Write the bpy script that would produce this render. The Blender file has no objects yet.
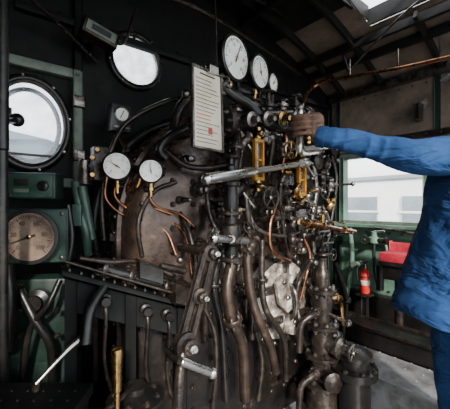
import bpy, bmesh, math, random
from mathutils import Vector, Matrix, Quaternion
random.seed(4)
EYE=1.25; F=320.0
U=Vector((.777,.629,0)).normalized(); N=Vector((U.y,-U.x,0)); Z=Vector((0,0,1))
C=Vector((.1,1.75,0))
X=Vector((1,0,0)); Y=Vector((0,1,0))
# surveyed positions -> world metres
def L(u,n,z): return C+U*u+N*n+Z*z
def W(px,py,d): return Vector(((px-225)/F*d, d, EYE+(204.5-py)/F*d))
def PB(px,py,n):
    d=Vector(((px-225)/F,1,(204.5-py)/F)); t=(n+C.dot(N))/d.dot(N)
    return d*t+Vector((0,0,EYE))
def PR(px,py,u):
    d=Vector(((px-225)/F,1,(204.5-py)/F)); t=(u+C.dot(U))/d.dot(U)
    return d*t+Vector((0,0,EYE))

# ---------------- materials ----------------
def mk(name,c1,c2=None,metal=0.0,rough=.5,scale=12,bump=.15,lo=.4,hi=.62,stretch=None,spec=None,c3=None):
    m=bpy.data.materials.new(name); m.use_nodes=True
    nt=m.node_tree; b=nt.nodes['Principled BSDF']
    b.inputs['Metallic'].default_value=metal; b.inputs['Roughness'].default_value=rough
    if spec is not None: b.inputs['Specular IOR Level'].default_value=spec
    tc=nt.nodes.new('ShaderNodeTexCoord'); mp=nt.nodes.new('ShaderNodeMapping')
    nt.links.new(tc.outputs['Object'],mp.inputs[0])
    if stretch: mp.inputs['Scale'].default_value=stretch
    no=nt.nodes.new('ShaderNodeTexNoise'); no.inputs['Scale'].default_value=scale; no.inputs['Detail'].default_value=8; no.inputs['Roughness'].default_value=.65
    nt.links.new(mp.outputs[0],no.inputs['Vector'])
    if c2 is None: c2=tuple(x*.6 for x in c1)
    r=nt.nodes.new('ShaderNodeValToRGB')
    r.color_ramp.elements[0].position=lo; r.color_ramp.elements[0].color=(*c1,1)
    r.color_ramp.elements[1].position=hi; r.color_ramp.elements[1].color=(*c2,1)
    if c3:
        e=r.color_ramp.elements.new(min(hi+.08,.98)); e.color=(*c3,1)
    nt.links.new(no.outputs['Fac'],r.inputs[0]); nt.links.new(r.outputs[0],b.inputs['Base Color'])
    mr=nt.nodes.new('ShaderNodeMapRange'); mr.inputs['To Min'].default_value=max(.05,rough-.18); mr.inputs['To Max'].default_value=min(1,rough+.2)
    n2=nt.nodes.new('ShaderNodeTexNoise'); n2.inputs['Scale'].default_value=scale*2.3; n2.inputs['Detail'].default_value=5
    nt.links.new(mp.outputs[0],n2.inputs['Vector'])
    nt.links.new(n2.outputs['Fac'],mr.inputs['Value']); nt.links.new(mr.outputs[0],b.inputs['Roughness'])
    if bump:
        bp=nt.nodes.new('ShaderNodeBump'); bp.inputs['Strength'].default_value=bump; bp.inputs['Distance'].default_value=.01
        nt.links.new(n2.outputs['Fac'],bp.inputs['Height']); nt.links.new(bp.outputs[0],b.inputs['Normal'])
    return m
M={}
M['black']=mk('black_paint',(.005,.005,.005),(.013,.011,.009),0,.33,9,.25,spec=.4,c3=(.03,.023,.018))
M['wallblack']=mk('sooty_wall_paint',(.0025,.003,.003),(.007,.007,.006),0,.6,6,.2,spec=.2,c3=(.015,.014,.012))
M['iron']=mk('grimy_iron',(.014,.011,.010),(.045,.033,.025),.45,.32,16,.4,c3=(.12,.095,.08))
M['brown']=mk('oiled_brown_iron',(.026,.018,.014),(.075,.047,.034),.4,.26,9,.3,c3=(.17,.12,.09))
M['pipebrown']=mk('heat_browned_pipe',(.03,.021,.016),(.07,.046,.034),.5,.3,10,.3,c3=(.14,.1,.08))
M['lower']=mk('dark_boiler_plate',(.006,.005,.0045),(.018,.013,.010),.3,.4,9,.35,c3=(.07,.055,.045))  # darker tone for the lower part of the boiler casing
M['steel']=mk('polished_steel',(.68,.66,.62),(.6,.57,.53),1,.28,5,.02)
M['dsteel']=mk('worn_steel',(.24,.22,.2),(.07,.055,.045),.9,.32,22,.3)
M['brass']=mk('brass',(.5,.32,.12),(.22,.13,.06),1,.27,18,.12)
M['gold']=mk('yellow_brass_paint',(.62,.30,.03),(.32,.15,.025),.4,.35,20,.1)
M['copper']=mk('copper',(.45,.2,.11),(.17,.08,.05),1,.3,18,.12)
M['green']=mk('green_paint',(.035,.075,.055),(.02,.045,.034),0,.4,8,.2,c3=(.045,.032,.022))
M['dgreen']=mk('dark_green_paint',(.009,.025,.018),(.007,.015,.011),0,.4,8,.2,c3=(.02,.014,.011))
M['rgreen']=mk('pale_green_wall_paint',(.12,.21,.15),(.07,.13,.095),0,.45,8,.2,c3=(.08,.055,.04))
M['pgreen']=mk('pale_grey_green_paint',(.14,.18,.145),(.08,.1,.08),0,.5,12,.2,c3=(.1,.07,.045))
M['white']=mk('gauge_white',(.85,.85,.81),(.74,.73,.67),0,.3,8,0)
M['cream']=mk('aged_cream_card',(.62,.57,.46),(.44,.36,.27),0,.5,7,.05,.45,.75)
M['beige']=mk('aged_dial',(.2,.15,.11),(.13,.09,.07),0,.22,14,0)
M['ink']=mk('ink_black',(.01,.01,.01),(.015,.015,.015),0,.5,9,0)
M['redink']=mk('red_ink',(.5,.03,.02),(.4,.03,.02),0,.5,9,0)
M['red']=mk('red_paint',(.62,.02,.015),(.45,.015,.012),0,.3,9,.05)
M['redcloth']=mk('red_upholstery',(.5,.015,.04),(.33,.012,.03),0,.75,40,.2)
M['rubber']=mk('black_rubber',(.012,.012,.012),(.02,.02,.02),0,.6,30,.1)
M['ash']=mk('ash_caked_iron',(.05,.037,.03),(.28,.24,.2),.0,.65,11,.6,.38,.53,c3=(.7,.66,.6))
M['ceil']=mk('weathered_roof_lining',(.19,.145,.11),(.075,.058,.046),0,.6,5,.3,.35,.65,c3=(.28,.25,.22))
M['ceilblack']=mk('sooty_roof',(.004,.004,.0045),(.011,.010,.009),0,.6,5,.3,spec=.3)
M['floor']=mk('steel_floor_plate',(.30,.30,.30),(.12,.115,.11),.3,.4,7,.3)
M['cloth']=mk('blue_work_cotton',(.017,.058,.165),(.011,.04,.12),0,.9,5,0,.35,.7,spec=.2)
M['leather']=mk('brown_leather_glove',(.13,.062,.034),(.06,.03,.018),0,.6,30,.3)
M['skin']=mk('skin',(.6,.36,.26),(.52,.3,.22),0,.5,20,.05)
M['hair']=mk('black_hair',(.012,.01,.01),(.02,.018,.018),0,.5,60,.3)
M['cap']=mk('grey_cap_cloth',(.2,.2,.21),(.15,.15,.17),0,.8,50,.2)
M['coach']=mk('cream_coach_paint',(.86,.86,.82),(.78,.78,.74),0,.35,2,0)
M['coachband']=mk('grey_coach_band',(.3,.33,.36),(.25,.28,.3),0,.4,2,0)
M['coachglass']=mk('coach_window_glass',(.26,.30,.33),(.18,.21,.23),0,.12,2,0)
M['gravel']=mk('gravel',(.3,.29,.27),(.16,.15,.14),0,.9,14,.6)
M['shed']=mk('blue_grey_shed_wall',(.05,.07,.09),(.035,.05,.065),0,.7,1.5,0)
def cloth_bump(m,s,st,dist):
    nt=m.node_tree; b=nt.nodes['Principled BSDF']
    tc=nt.nodes.new('ShaderNodeTexCoord'); mp=nt.nodes.new('ShaderNodeMapping'); mp.inputs['Rotation'].default_value=(0,.7,0); mp.inputs['Scale'].default_value=(.7,1,2.4)
    no=nt.nodes.new('ShaderNodeTexNoise'); no.inputs['Scale'].default_value=s; no.inputs['Detail'].default_value=3; no.inputs['Distortion'].default_value=.8
    bp=nt.nodes.new('ShaderNodeBump'); bp.inputs['Strength'].default_value=st; bp.inputs['Distance'].default_value=dist
    nt.links.new(tc.outputs['Object'],mp.inputs[0]); nt.links.new(mp.outputs[0],no.inputs['Vector'])
    nt.links.new(no.outputs['Fac'],bp.inputs['Height']); nt.links.new(bp.outputs[0],b.inputs['Normal'])
cloth_bump(M['cloth'],5.5,1.0,.055)
def glassmat(name,dirt,col):
    m=bpy.data.materials.new(name); m.use_nodes=True; nt=m.node_tree; nt.nodes.clear()
    o=nt.nodes.new('ShaderNodeOutputMaterial'); mx=nt.nodes.new('ShaderNodeMixShader'); mx2=nt.nodes.new('ShaderNodeMixShader')
    tr=nt.nodes.new('ShaderNodeBsdfTransparent'); gl=nt.nodes.new('ShaderNodeBsdfGlossy'); gl.inputs['Roughness'].default_value=.05
    df=nt.nodes.new('ShaderNodeBsdfTranslucent'); df.inputs[0].default_value=(*col,1)
    no=nt.nodes.new('ShaderNodeTexNoise'); no.inputs['Scale'].default_value=16; no.inputs['Detail'].default_value=8
    tc=nt.nodes.new('ShaderNodeTexCoord'); nt.links.new(tc.outputs['Object'],no.inputs['Vector'])
    mr=nt.nodes.new('ShaderNodeMapRange'); mr.inputs[1].default_value=.35; mr.inputs[2].default_value=.7; mr.inputs[3].default_value=dirt*.3; mr.inputs[4].default_value=dirt
    nt.links.new(no.outputs['Fac'],mr.inputs[0])
    nt.links.new(tr.outputs[0],mx.inputs[1]); nt.links.new(gl.outputs[0],mx.inputs[2]); mx.inputs[0].default_value=.06
    nt.links.new(mr.outputs[0],mx2.inputs[0]); nt.links.new(mx.outputs[0],mx2.inputs[1]); nt.links.new(df.outputs[0],mx2.inputs[2]); nt.links.new(mx2.outputs[0],o.inputs[0])
    return m
M['glass']=glassmat('dirty_window_glass',.8,(.75,.79,.77))
M['clear']=glassmat('clear_glass',.3,(.45,.55,.62))

# ---------------- mesh builder ----------------
def frame(ax):
    ax=ax.normalized(); h=Z if abs(ax.z)<.9 else X
    a=h.cross(ax).normalized(); b=ax.cross(a).normalized()
    return a,b,ax
def catmull(pts,k):
    if len(pts)<3 or k<2: return [(p,i) for i,p in enumerate(pts)]
    out=[]
    n=len(pts)
    for i in range(n-1):
        p0=pts[i-1] if i>0 else pts[i]*2-pts[i+1]
        p1=pts[i]; p2=pts[i+1]; p3=pts[i+2] if i+2<n else pts[i+1]*2-pts[i]
        for j in range(k):
            t=j/k
            out.append((.5*((2*p1)+(p2-p0)*t+(2*p0-5*p1+4*p2-p3)*t*t+(3*p1-p0-3*p2+p3)*t**3),i+t))
    out.append((pts[-1],n-1))
    return out
class B:
    def __init__(s,name): s.name=name; s.v=[]; s.f=[]; s.m=[]; s.mats=[]
    def mi(s,m):
        if m not in s.mats: s.mats.append(m)
        return s.mats.index(m)
    def add(s,vs,fs,m):
        o=len(s.v); s.v+= [tuple(v) for v in vs]; i=s.mi(m)
        for f in fs: s.f.append(tuple(o+a for a in f)); s.m.append(i)
    def box(s,c,a,b,w,ha,hb,hw,m,bev=.006):
        bm=bmesh.new(); bmesh.ops.create_cube(bm,size=2)
        a=a.normalized(); b=b.normalized(); w=w.normalized()
        for v in bm.verts: v.co=c+a*(v.co.x*ha)+b*(v.co.y*hb)+w*(v.co.z*hw)
        bev=min(bev,ha*.45,hb*.45,hw*.45)
        if bev>.0007: bmesh.ops.bevel(bm,geom=list(bm.edges),offset=bev,segments=2,affect='EDGES',profile=.6)
        bmesh.ops.recalc_face_normals(bm,faces=bm.faces)
        bm.verts.index_update()
        s.add([v.co for v in bm.verts],[[v.index for v in f.verts] for f in bm.faces],m); bm.free()
    def lathe(s,o,ax,prof,m,seg=20,ov=None):
        a,b,ax=frame(ax); vs=[];fs=[]
        sx,sy=ov or (1,1)
        for r,h in prof:
            for i in range(seg):
                t=2*math.pi*i/seg; vs.append(o+ax*h+(a*(sx*math.cos(t))+b*(sy*math.sin(t)))*max(r,.0001))
        for j in range(len(prof)-1):
            for i in range(seg):
                k=(i+1)%seg; fs.append((j*seg+i,j*seg+k,(j+1)*seg+k,(j+1)*seg+i))
        fs.append(tuple(range(seg))[::-1]); q=(len(prof)-1)*seg; fs.append(tuple(range(q,q+seg)))
        s.add(vs,fs,m)
    def cyl(s,p,q,r,m,seg=16,ch=.15,ov=None):
        d=q-p; h=d.length; c=min(r*ch,h*.3)
        s.lathe(p,d,[(r-c,0),(r,c),(r,h-c),(r-c,h)],m,seg,ov)
    def ball(s,c,r,m,seg=14,ax=None,sq=1):
        ax=ax or Z; n=8
        s.lathe(c,ax,[(r*math.sin(math.pi*i/n),-r*sq*math.cos(math.pi*i/n)) for i in range(n+1)],m,seg)
    def tube(s,pts,r,m,seg=10,k=6):
        pts=[Vector(p) for p in pts]; rs=r if isinstance(r,(list,tuple)) else [r]*len(pts)
        sm=catmull(pts,k if len(pts)>2 else 1); vs=[];fs=[]
        P=[p for p,_ in sm]
        T=[]
        for i in range(len(P)):
            d=P[min(i+1,len(P)-1)]-P[max(i-1,0)]; T.append(d.normalized())
        a,b,_=frame(T[0])
        for i,(p,t) in enumerate(sm):
            if i>0:
                q=T[i-1].rotation_difference(T[i]); a=q@a; b=q@b
            j=int(min(t,len(rs)-1)); fr=t-j; R=rs[j]*(1-fr)+rs[min(j+1,len(rs)-1)]*fr
            for g in range(seg):
                w=2*math.pi*g/seg; vs.append(p+(a*math.cos(w)+b*math.sin(w))*R)
        for i in range(len(P)-1):
            for g in range(seg):
                h=(g+1)%seg; fs.append((i*seg+g,i*seg+h,(i+1)*seg+h,(i+1)*seg+g))
        fs.append(tuple(range(seg))[::-1]); q=(len(P)-1)*seg; fs.append(tuple(range(q,q+seg)))
        s.add(vs,fs,m)
    def torus(s,c,ax,R,r,m,seg=28,sg=8,ov=None):
        a,b,ax=frame(ax); vs=[];fs=[]; sx,sy=ov or (1,1)
        for i in range(seg):
            t=2*math.pi*i/seg; d=a*math.cos(t)+b*math.sin(t); cc=a*(sx*R*math.cos(t))+b*(sy*R*math.sin(t))
            for j in range(sg):
                w=2*math.pi*j/sg; vs.append(c+cc+d*(r*math.cos(w))+ax*(r*math.sin(w)))
        for i in range(seg):
            for j in range(sg):
                fs.append((i*sg+j,((i+1)%seg)*sg+j,((i+1)%seg)*sg+(j+1)%sg,i*sg+(j+1)%sg))
        s.add(vs,fs,m)
    def prism(s,o,a,b,w,pts,th,m):
        n=len(pts); vs=[o+a*x+b*y for x,y in pts]+[o+a*x+b*y+w*th for x,y in pts]
        fs=[tuple(range(n))[::-1],tuple(range(n,2*n))]+[(i,(i+1)%n,n+(i+1)%n,n+i) for i in range(n)]
        s.add(vs,fs,m)
    def wheel(s,c,ax,R,m,spokes=5,rr=None,hub=None):
        rr=rr or R*.13; s.torus(c,ax,R,rr,m); a,b,ax=frame(ax)
        s.lathe(c-ax*R*.2,ax,[(R*.16,0),(R*.24,R*.06),(R*.24,R*.3),(R*.12,R*.42)],hub or m,12)
        for i in range(spokes):
            t=2*math.pi*i/spokes+.3; s.cyl(c,c+(a*math.cos(t)+b*math.sin(t))*R,rr*.7,m,8)
    def nut(s,c,ax,r,h,m):
        s.lathe(c,ax,[(r,0),(r,h*.8),(r*.8,h)],m,6)
        s.lathe(c,ax,[(r*.5,h*.5),(r*.5,h*1.5)],m,8)
    def flange(s,c,ax,R,h,m,nb=6,bm=None):
        s.lathe(c-ax.normalized()*h/2,ax,[(R*.95,0),(R,h*.15),(R,h*.85),(R*.95,h)],m,20)
        a,b,x=frame(ax)
        for i in range(nb):
            t=2*math.pi*i/nb
            s.nut(c+(a*math.cos(t)+b*math.sin(t))*R*.78+x*h/2,x,R*.13,h*.6,bm or m)
            s.nut(c+(a*math.cos(t)+b*math.sin(t))*R*.78-x*h/2,-x,R*.13,h*.6,bm or m)
    def text(s,body,c,right,up,size,m):
        cu=bpy.data.curves.new('t','FONT'); cu.body=body; cu.size=size; cu.align_x='CENTER'; cu.align_y='CENTER'
        ob=bpy.data.objects.new('t',cu); bpy.context.scene.collection.objects.link(ob)
        bpy.context.view_layer.update()
        me=bpy.data.meshes.new_from_object(ob.evaluated_get(bpy.context.evaluated_depsgraph_get()))
        s.add([c+right*v.co.x+up*v.co.y for v in me.vertices],[tuple(p.vertices) for p in me.polygons],m)
        bpy.data.objects.remove(ob); bpy.data.meshes.remove(me)
    def done(s,parent=None,angle=38,smooth=True):
        me=bpy.data.meshes.new(s.name); me.from_pydata(s.v,[],s.f)
        for m in s.mats: me.materials.append(M[m])
        me.polygons.foreach_set('material_index',s.m)
        me.update()
        bm=bmesh.new(); bm.from_mesh(me); bmesh.ops.recalc_face_normals(bm,faces=bm.faces); bm.to_mesh(me); bm.free()
        if smooth:
            me.polygons.foreach_set('use_smooth',[True]*len(me.polygons))
            me.set_sharp_from_angle(angle=math.radians(angle))
        ob=bpy.data.objects.new(s.name,me); bpy.context.scene.collection.objects.link(ob)
        if parent: ob.parent=parent
        return ob
def empty(name):
    e=bpy.data.objects.new(name,None); bpy.context.scene.collection.objects.link(e); e.empty_display_size=.1; return e
def boolcut(ob,cutters):
    for c in cutters:
        md=ob.modifiers.new('b','BOOLEAN'); md.operation='DIFFERENCE'; md.object=c; md.solver='EXACT'
    bpy.context.view_layer.update()
    me=bpy.data.meshes.new_from_object(ob.evaluated_get(bpy.context.evaluated_depsgraph_get()))
    ob.modifiers.clear(); ob.data=me
    for c in cutters: bpy.data.objects.remove(c)

# ---------------- room shell ----------------
NW=-.53; UR=1.65; UL=-1.55; NB=2.3; PZ=.25
def zc(u): return 2.3+.42*(1-((u-.05)/1.6)**2)
b=B('floor'); b.box(L(.05,.8,-.03),U,N,Z,1.66,1.6,.03,'floor',.002)
b.done()
b=B('floor_raised_platform'); b.box(L(1.14,.72,PZ/2),U,N,Z,.49,.82,PZ/2,'floor',.006)
for i in range(9):
    for j in range(16): b.ball(L(.7+i*.1,-.03+j*.1,PZ),.007,'floor',8,Z,.5)
b.done()
w1=PB(30,124,NW); w2=PB(135,62,NW); R1=.2; OV=(.80,1.04)
b=B('wall_front'); 
us=[UL+(UR-UL)*i/24 for i in range(25)]
pts=[(u,zc(u)+.02) for u in us]
b.prism(L(0,NW,0),U,Z,-N,[(UL,0)]+pts+[(UR,0)],.03,'wallblack')
wf=b.done(smooth=False)
cs=[]
for p,r,ov in ((w1,R1,OV),(w2,.15,None)):
    c=B('cut'); c.cyl(p-N*.2,p+N*.1,r,'black',40,0,ov); cs.append(c.done())
boolcut(wf,cs)
b=B('wall_right'); b.box(L(UR+.02,(NW+1.55)/2,1.15),N,U,Z,(1.55-NW)/2,.02,1.17,'rgreen',.001)
wr=b.done(smooth=False)
wn0,wn1,wz0,wz1=-.38,.34,1.08,1.70
c=B('cut'); c.box(L(UR,(wn0+wn1)/2,(wz0+wz1)/2),N,U,Z,(wn1-wn0)/2,.2,(wz1-wz0)/2,'black',0); boolcut(wr,[c.done()])
b=B('wall_left'); b.box(L(UL-.02,(NW+1.6)/2,1.15),N,U,Z,(1.6-NW)/2,.02,1.17,'wallblack',.001); wl=b.done(smooth=False)
c=B('cut'); c.box(L(UL,.95,1.5),N,U,Z,.25,.2,.3,'black',0); boolcut(wl,[c.done()])
b=B('ceiling')
nn=[NW-.03+i*(NB-NW)/20 for i in range(21)]
for i in range(24):
    for j in range(20):
        u0,u1=us[i],us[i+1]; n0,n1=nn[j],nn[j+1]; uc=(u0+u1)/2; nc=(n0+n1)/2
        if .7<uc<1.12 and .15<nc<1.1: continue
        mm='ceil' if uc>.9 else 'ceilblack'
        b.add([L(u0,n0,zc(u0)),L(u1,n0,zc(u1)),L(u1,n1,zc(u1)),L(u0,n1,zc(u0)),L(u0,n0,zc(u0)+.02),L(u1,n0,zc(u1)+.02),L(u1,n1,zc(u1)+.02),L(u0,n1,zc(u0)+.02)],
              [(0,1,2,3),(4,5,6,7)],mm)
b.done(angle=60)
b=B('trim_roof_ribs')
for n in (-.35,.0,.45,.95,1.4):
    for i in range(24):
        u0,u1=us[i],us[i+1]
        if n in(.45,.95) and .6<(u0+u1)/2<1.12: continue
        c=L((u0+u1)/2,n,(zc(u0)+zc(u1))/2-.03); d=L(u1,n,zc(u1))-L(u0,n,zc(u0))
        b.box(c,d,N,d.cross(N),d.length/2+.002,.012,.03,'ceilblack',.002)
for u,h in((1.3,.03),(1.15,.03),(.45,.04),(0,.03),(-.5,.04),(-1.0,.03)):
    b.box(L(u,.7,zc(u)-h-.01),N,U,Z,1.22,.018,h,'ceilblack',.004)
b.box(L(1.60,.5,2.27),N,U,Z,1.0,.03,.035,'dsteel',.006)
b.done()
b=B('trim_roof_conduits')
b.tube([L(-1.3,NW+.02,2.15),L(-.9,-.1,2.28),L(-.5,.1,2.45),L(0,.1,2.55)],.012,'iron')
b.tube([PB(28,-4,-.3),PB(60,25,-.4),PB(96,62,-.48)],.010,'iron')
b.tube([PB(150,-10,.0),PB(200,10,-.1),PB(250,40,-.3),PB(300,75,-.45)],.012,'iron')
b.tube([PB(240,-10,-.2),PB(290,20,-.3),PB(330,60,-.45)],.018,'black')
for i in range(6): b.ball(PB(50+i*8,17+i*7.5,-.38),.010,'iron',8)
b.done()
b=B('roof_ventilator')
for s in (-1,1):
    b.box(L(.9+s*.22,.63,zc(.9)+.05-s*.03),N,Z,U,.5,.06,.012,'ceilblack')
for n in (.13,1.12): b.box(L(.9,n,zc(.9)+.05),U,Z,N,.21,.05,.012,'ceilblack')
for n in (.45,.8): b.box(L(.9,n,zc(.9)+.06),U,Z,N,.21,.02,.006,'black')
b.done()

# windows
def porthole(name,p,r,mat,glass,ov=None):
    b=B(name)
    b.torus(p+N*.012,N,r*1.05,r*.11,mat,48,10,ov)
    b.torus(p+N*.03,N,r*.98,r*.04,'iron',48,8,ov)
    b.lathe(p-N*.012,N,[(r,0),(r,.004)],glass,48,ov)
    sx,sy=ov or (1,1)
    for i in range(8):
        a,bb,_=frame(N); t=i*math.pi/4+.2
        b.nut(p+N*.025+(a*math.cos(t)*sx+bb*math.sin(t)*sy)*r*1.1,N,.008,.01,'dsteel')
    return b
b=porthole('window_1',w1,R1,'black','clear',OV)
for s in(-1,1):
    b.box(w1+U*s*.21+N*.02,Z,U,N,.30,.024,.024,'pgreen',.01)
    b.box(w1+Z*s*.285+N*.02,U,Z,N,.23,.024,.024,'pgreen',.01)
    b.box(w1+U*.21+Z*s*.14+N*.05,Z,U,N,.03,.03,.014,'dsteel',.006)
b.torus(w1-N*.03,N,.17,.012,'black',40,8,OV)
b.cyl(w1-U*.12+Z*.02+N*.03,w1-U*.12+Z*.02+N*.1,.03,'black'); b.box(w1-U*.13+N*.05+Z*.02,U,Z,N,.05,.03,.02,'black')
b.box(w1-N*.012-Z*.15,U,Z,N,.10,.006,.006,'black',.001)
b.done()
porthole('window_2',w2,.15,'black','glass').done()
b=B('window_3')
for z in(wz0,wz1): b.box(L(UR,(wn0+wn1)/2,z),N,Z,U,(wn1-wn0)/2+.03,.025,.035,'pgreen',.006)
for n in(wn0,wn1): b.box(L(UR,n,(wz0+wz1)/2),Z,N,U,(wz1-wz0)/2,.022,.035,'rgreen',.006)
b.box(L(UR-.03,0,wz0-.02),N,Z,U,.42,.015,.06,'rgreen',.005)
b.done()
b=B('trim_right_wall')
for n in (-.5,-.42,.42,.75): b.box(L(UR-.02,n,1.15),Z,N,U,1.15,.02,.02,'dgreen',.004)
b.box(L(UR-.015,.4,2.0),N,Z,U,.95,.27,.012,'ceil',.004)
b.box(L(UR-.03,.4,1.80),N,Z,U,.95,.025,.02,'iron',.004)
for i in range(18):
    for z in (1.80,2.2,1.0,.5): b.ball(L(UR-.05 if z>1.7 else UR-.005,-.45+i*.1,z),.009,'iron',8)
b.box(L(UR-.03,.4,.93),N,Z,U,.95,.03,.03,'dgreen',.004)
b.box(L(UR-.06,.4,.36),N,Z,U,.95,.11,.05,'black',.01)
b.done()
b=B('trim_front_wall')
b.box(L(-.72,NW+.02,1.4),Z,U,N,1.0,.02,.02,'wallblack'); b.box(L(.3,NW+.02,2.2),U,Z,N,1.3,.02,.02,'wallblack')
for i in range(30): b.ball(L(-1.4+i*.1,NW+.005,2.24),.009,'wallblack',8)
b.box(PB(330,150,NW)+N*.02,Z,U,N,.6,.03,.02,'dgreen'); b.box(L(1.2,NW+.02,1.5),U,Z,N,.42,.02,.02,'dgreen')
b.done()

# ---------------- exterior ----------------
b=B('ground'); b.box(Vector((0,0,-1.35)),X,Y,Z,40,40,.05,'gravel',0); b.done(smooth=False)
b=B('engine_shed')
d0=Vector((-9.2,12,0)); 
b.box(d0+Z*.85,X,Y,Z,4.0,3,2.2,'shed',.02); b.prism(d0-X*4.3-Y*3.2+Z*3.05,X,Z,Y,[(0,0),(4.3,1.0),(8.6,0)],6.4,'shed')
for i in range(5): b.box(d0+Vector((-3.2+i*1.6,-3.02,1.3)),X,Z,Y,.5,.6,.05,'coachglass',.01); b.box(d0+Vector((-3.2+i*1.6,-3.05,.65)),X,Z,Y,.6,.05,.05,'coach',.01)
b.done()
b=B('passenger_coach')
uc=UR+4.2
prof=[(-1.3,-.6),(-1.3,1.75),(-1.15,1.98),(-.7,2.15),(0,2.2),(.7,2.15),(1.15,1.98),(1.3,1.75),(1.3,-.6)]
b.prism(L(uc,-7,0),U,Z,N,prof,12,'coach')
for i in range(10):
    n=-6.4+i*1.15
    b.box(L(uc-1.305,n,1.12),N,Z,U,.36,.27,.02,'coachglass',.01)
    b.box(L(uc-1.32,n,1.12),N,Z,U,.40,.02,.012,'coach',.004)
b.box(L(uc-1.305,-1,1.72),N,Z,U,6,.04,.03,'coachband',.01); b.box(L(uc-1.305,-1,.45),N,Z,U,6,.12,.01,'coachband',.004)
b.box(L(uc,-1,-.7),N,Z,U,5.8,.2,1.0,'ink',.01)
for n in(-5.5,-3.8,1.5,3.2):
    b.lathe(L(uc-.8,n,-.85),U,[(.43,0),(.43,.1),(.35,.12)],'dsteel',28); b.lathe(L(uc+.7,n,-.85),U,[(.43,0),(.43,.1),(.35,.12)],'dsteel',28)
b.done()

# ---------------- boiler backhead ----------------
BH=empty('boiler_backhead')
R=.63; zc0=1.12
def outline(r,zb=0):
    return [(-r,zb),(-r,.82)]+[(-r*math.cos(math.pi*i/28),zc0+r*math.sin(math.pi*i/28)) for i in range(29)]+[(r,.82),(r,zb)]
b=B('casing')
rings=[(R,-.525),(R+.02,-.5),(R+.02,-.47),(R,-.46),(R,-.2),(R+.018,-.195),(R+.018,-.14),(R,-.135),(R,-.07),(R-.02,-.025),(R-.06,0)]
vs=[];fl=[];fu=[];k=len(outline(1))
for r,n in rings:
    for (x,z) in outline(r): vs.append(L(x,n,z))
for j in range(len(rings)-1):
    for i in range(k-1): (fl if i in(0,k-2) else fu).append((j*k+i,j*k+i+1,(j+1)*k+i+1,(j+1)*k+i))
q=(len(rings)-1)*k; fl.append((q,q+1,q+k-2,q+k-1)); fu.append(tuple(range(q+1,q+k-1)))
b.add(vs,fl,'lower'); i2=b.mi('brown')
for f in fu: b.f.append(f); b.m.append(i2)
b.done(BH)
b=B('stay_bolts')
for i in range(-5,6):
    for j in range(14):
        u=i*.11; z=.15+j*.11
        if u*u+max(0,z-zc0)**2<.53**2: b.nut(L(u,0,z),N,.014,.014,'iron')
for i in range(29):
    t=math.pi*i/28
    b.ball(L(-(R-.03)*math.cos(t),-.01,zc0+(R-.03)*math.sin(t)),.013,'iron',8)
    b.ball(L(-(R+.02)*math.cos(t),-.167,zc0+(R+.02)*math.sin(t)),.010,'iron',8)
for j in range(10): b.ball(L(-R-.02,-.167,.1+j*.1),.010,'iron',8); 
for j in range(10):
    b.ball(L(-R,-.3,.2+j*.09),.008,'iron',8)
b.done(BH)
b=B('lagging_and_hoses')
for k_,(dn_,rr) in enumerate([(-.43,.03)]):
    b.tube([L(-(R+.03)*math.cos(t),dn_,zc0+(R+.03)*math.sin(t)) for t in (-.3,0,.3,.6,.9,1.2,1.5)],rr,'black',12)
b.tube([PB(104,240,-.2),PB(102,200,-.2),PB(108,160,-.22),PB(125,125,-.2),PB(160,104,-.12),PB(192,96,.0)],.012,'iron',12)
b.tube([PB(186,128,.05),PB(168,138,.04),PB(160,150,.03),PB(166,158,.03)],.02,'black',12)
b.tube([PB(142,256,-.0),PB(138,230,.0),PB(142,210,.0),PB(156,190,.03),PB(176,182,.03)],.010,'iron',10)
for z in(.95,1.1): b.box(L(-R-.02,-.33,z),N,Z,U,.16,.012,.012,'iron')
b.done(BH)

b=B('steam_turret')
p=PB(226,122,.10); q=PB(305,118,.10)
b.cyl(p,q,.055,'black',24); b.flange(p,q-p,.075,.03,'iron',8,'dsteel'); b.flange(q,q-p,.07,.03,'iron',8,'dsteel')
for i,(tx,h,mm) in enumerate([(.12,.14,'dsteel'),(.3,.10,'iron'),(.48,.15,'iron'),(.66,.1,'dsteel'),(.85,.13,'iron')]):
    o=p.lerp(q,tx); 
    b.lathe(o,Z,[(.03,0),(.03,.06),(.04,.065),(.04,.08),(.022,.085),(.022,.1),(.012,.105),(.012,h)],mm,16)
    b.wheel(o+Z*h,Z,.035,'iron',5)
    o2=o+N*.05
    b.lathe(o2,N+Z*-.2,[(.026,-.02),(.026,.04),(.036,.045),(.036,.06),(.02,.065),(.012,.1)],'dsteel' if i!=2 else 'brass',14)
    b.tube([o-Z*.04,o-Z*.12+N*.03,o-Z*.2+N*.02,o-Z*.3],.013,'copper' if i==3 else 'iron')
for t in(.05,.4,.78,.95):
    b.flange(p.lerp(q,t),q-p,.064,.018,'iron',0)
b.done(BH)

b=B('pipework')
def T(pts,r,m,fl=None,seg=12):
    P=[PB(*a) for a in pts]; b.tube(P,r,m,seg)
    if fl:
        for i in fl:
            d=(P[min(i+1,len(P)-1)]-P[max(i-1,0)]); b.flange(P[i],d,r*1.9,r*.9,m,6,'dsteel')
T([(222,86,.12),(236,97,.14),(250,106,.15),(262,118,.16),(280,126,.15),(300,128,.12)],.026,'black',[0,3])
T([(200,92,.05),(186,100,.02),(176,116,0),(172,140,.02)],.022,'iron',[0])
T([(232,262,.22),(227,290,.24),(232,320,.25),(243,348,.24),(245,400,.22)],.024,'pipebrown',[0,2])
T([(247,250,.16),(249,285,.18),(257,315,.2),(270,345,.2),(276,372,.18)],.022,'pipebrown',[0])
T([(262,240,.1),(262,280,.12),(266,310,.14),(284,340,.13),(286,380,.1)],.017,'iron',[1])
T([(238,120,.1),(236,150,.16),(232,180,.18)],.022,'iron',[1])
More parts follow.
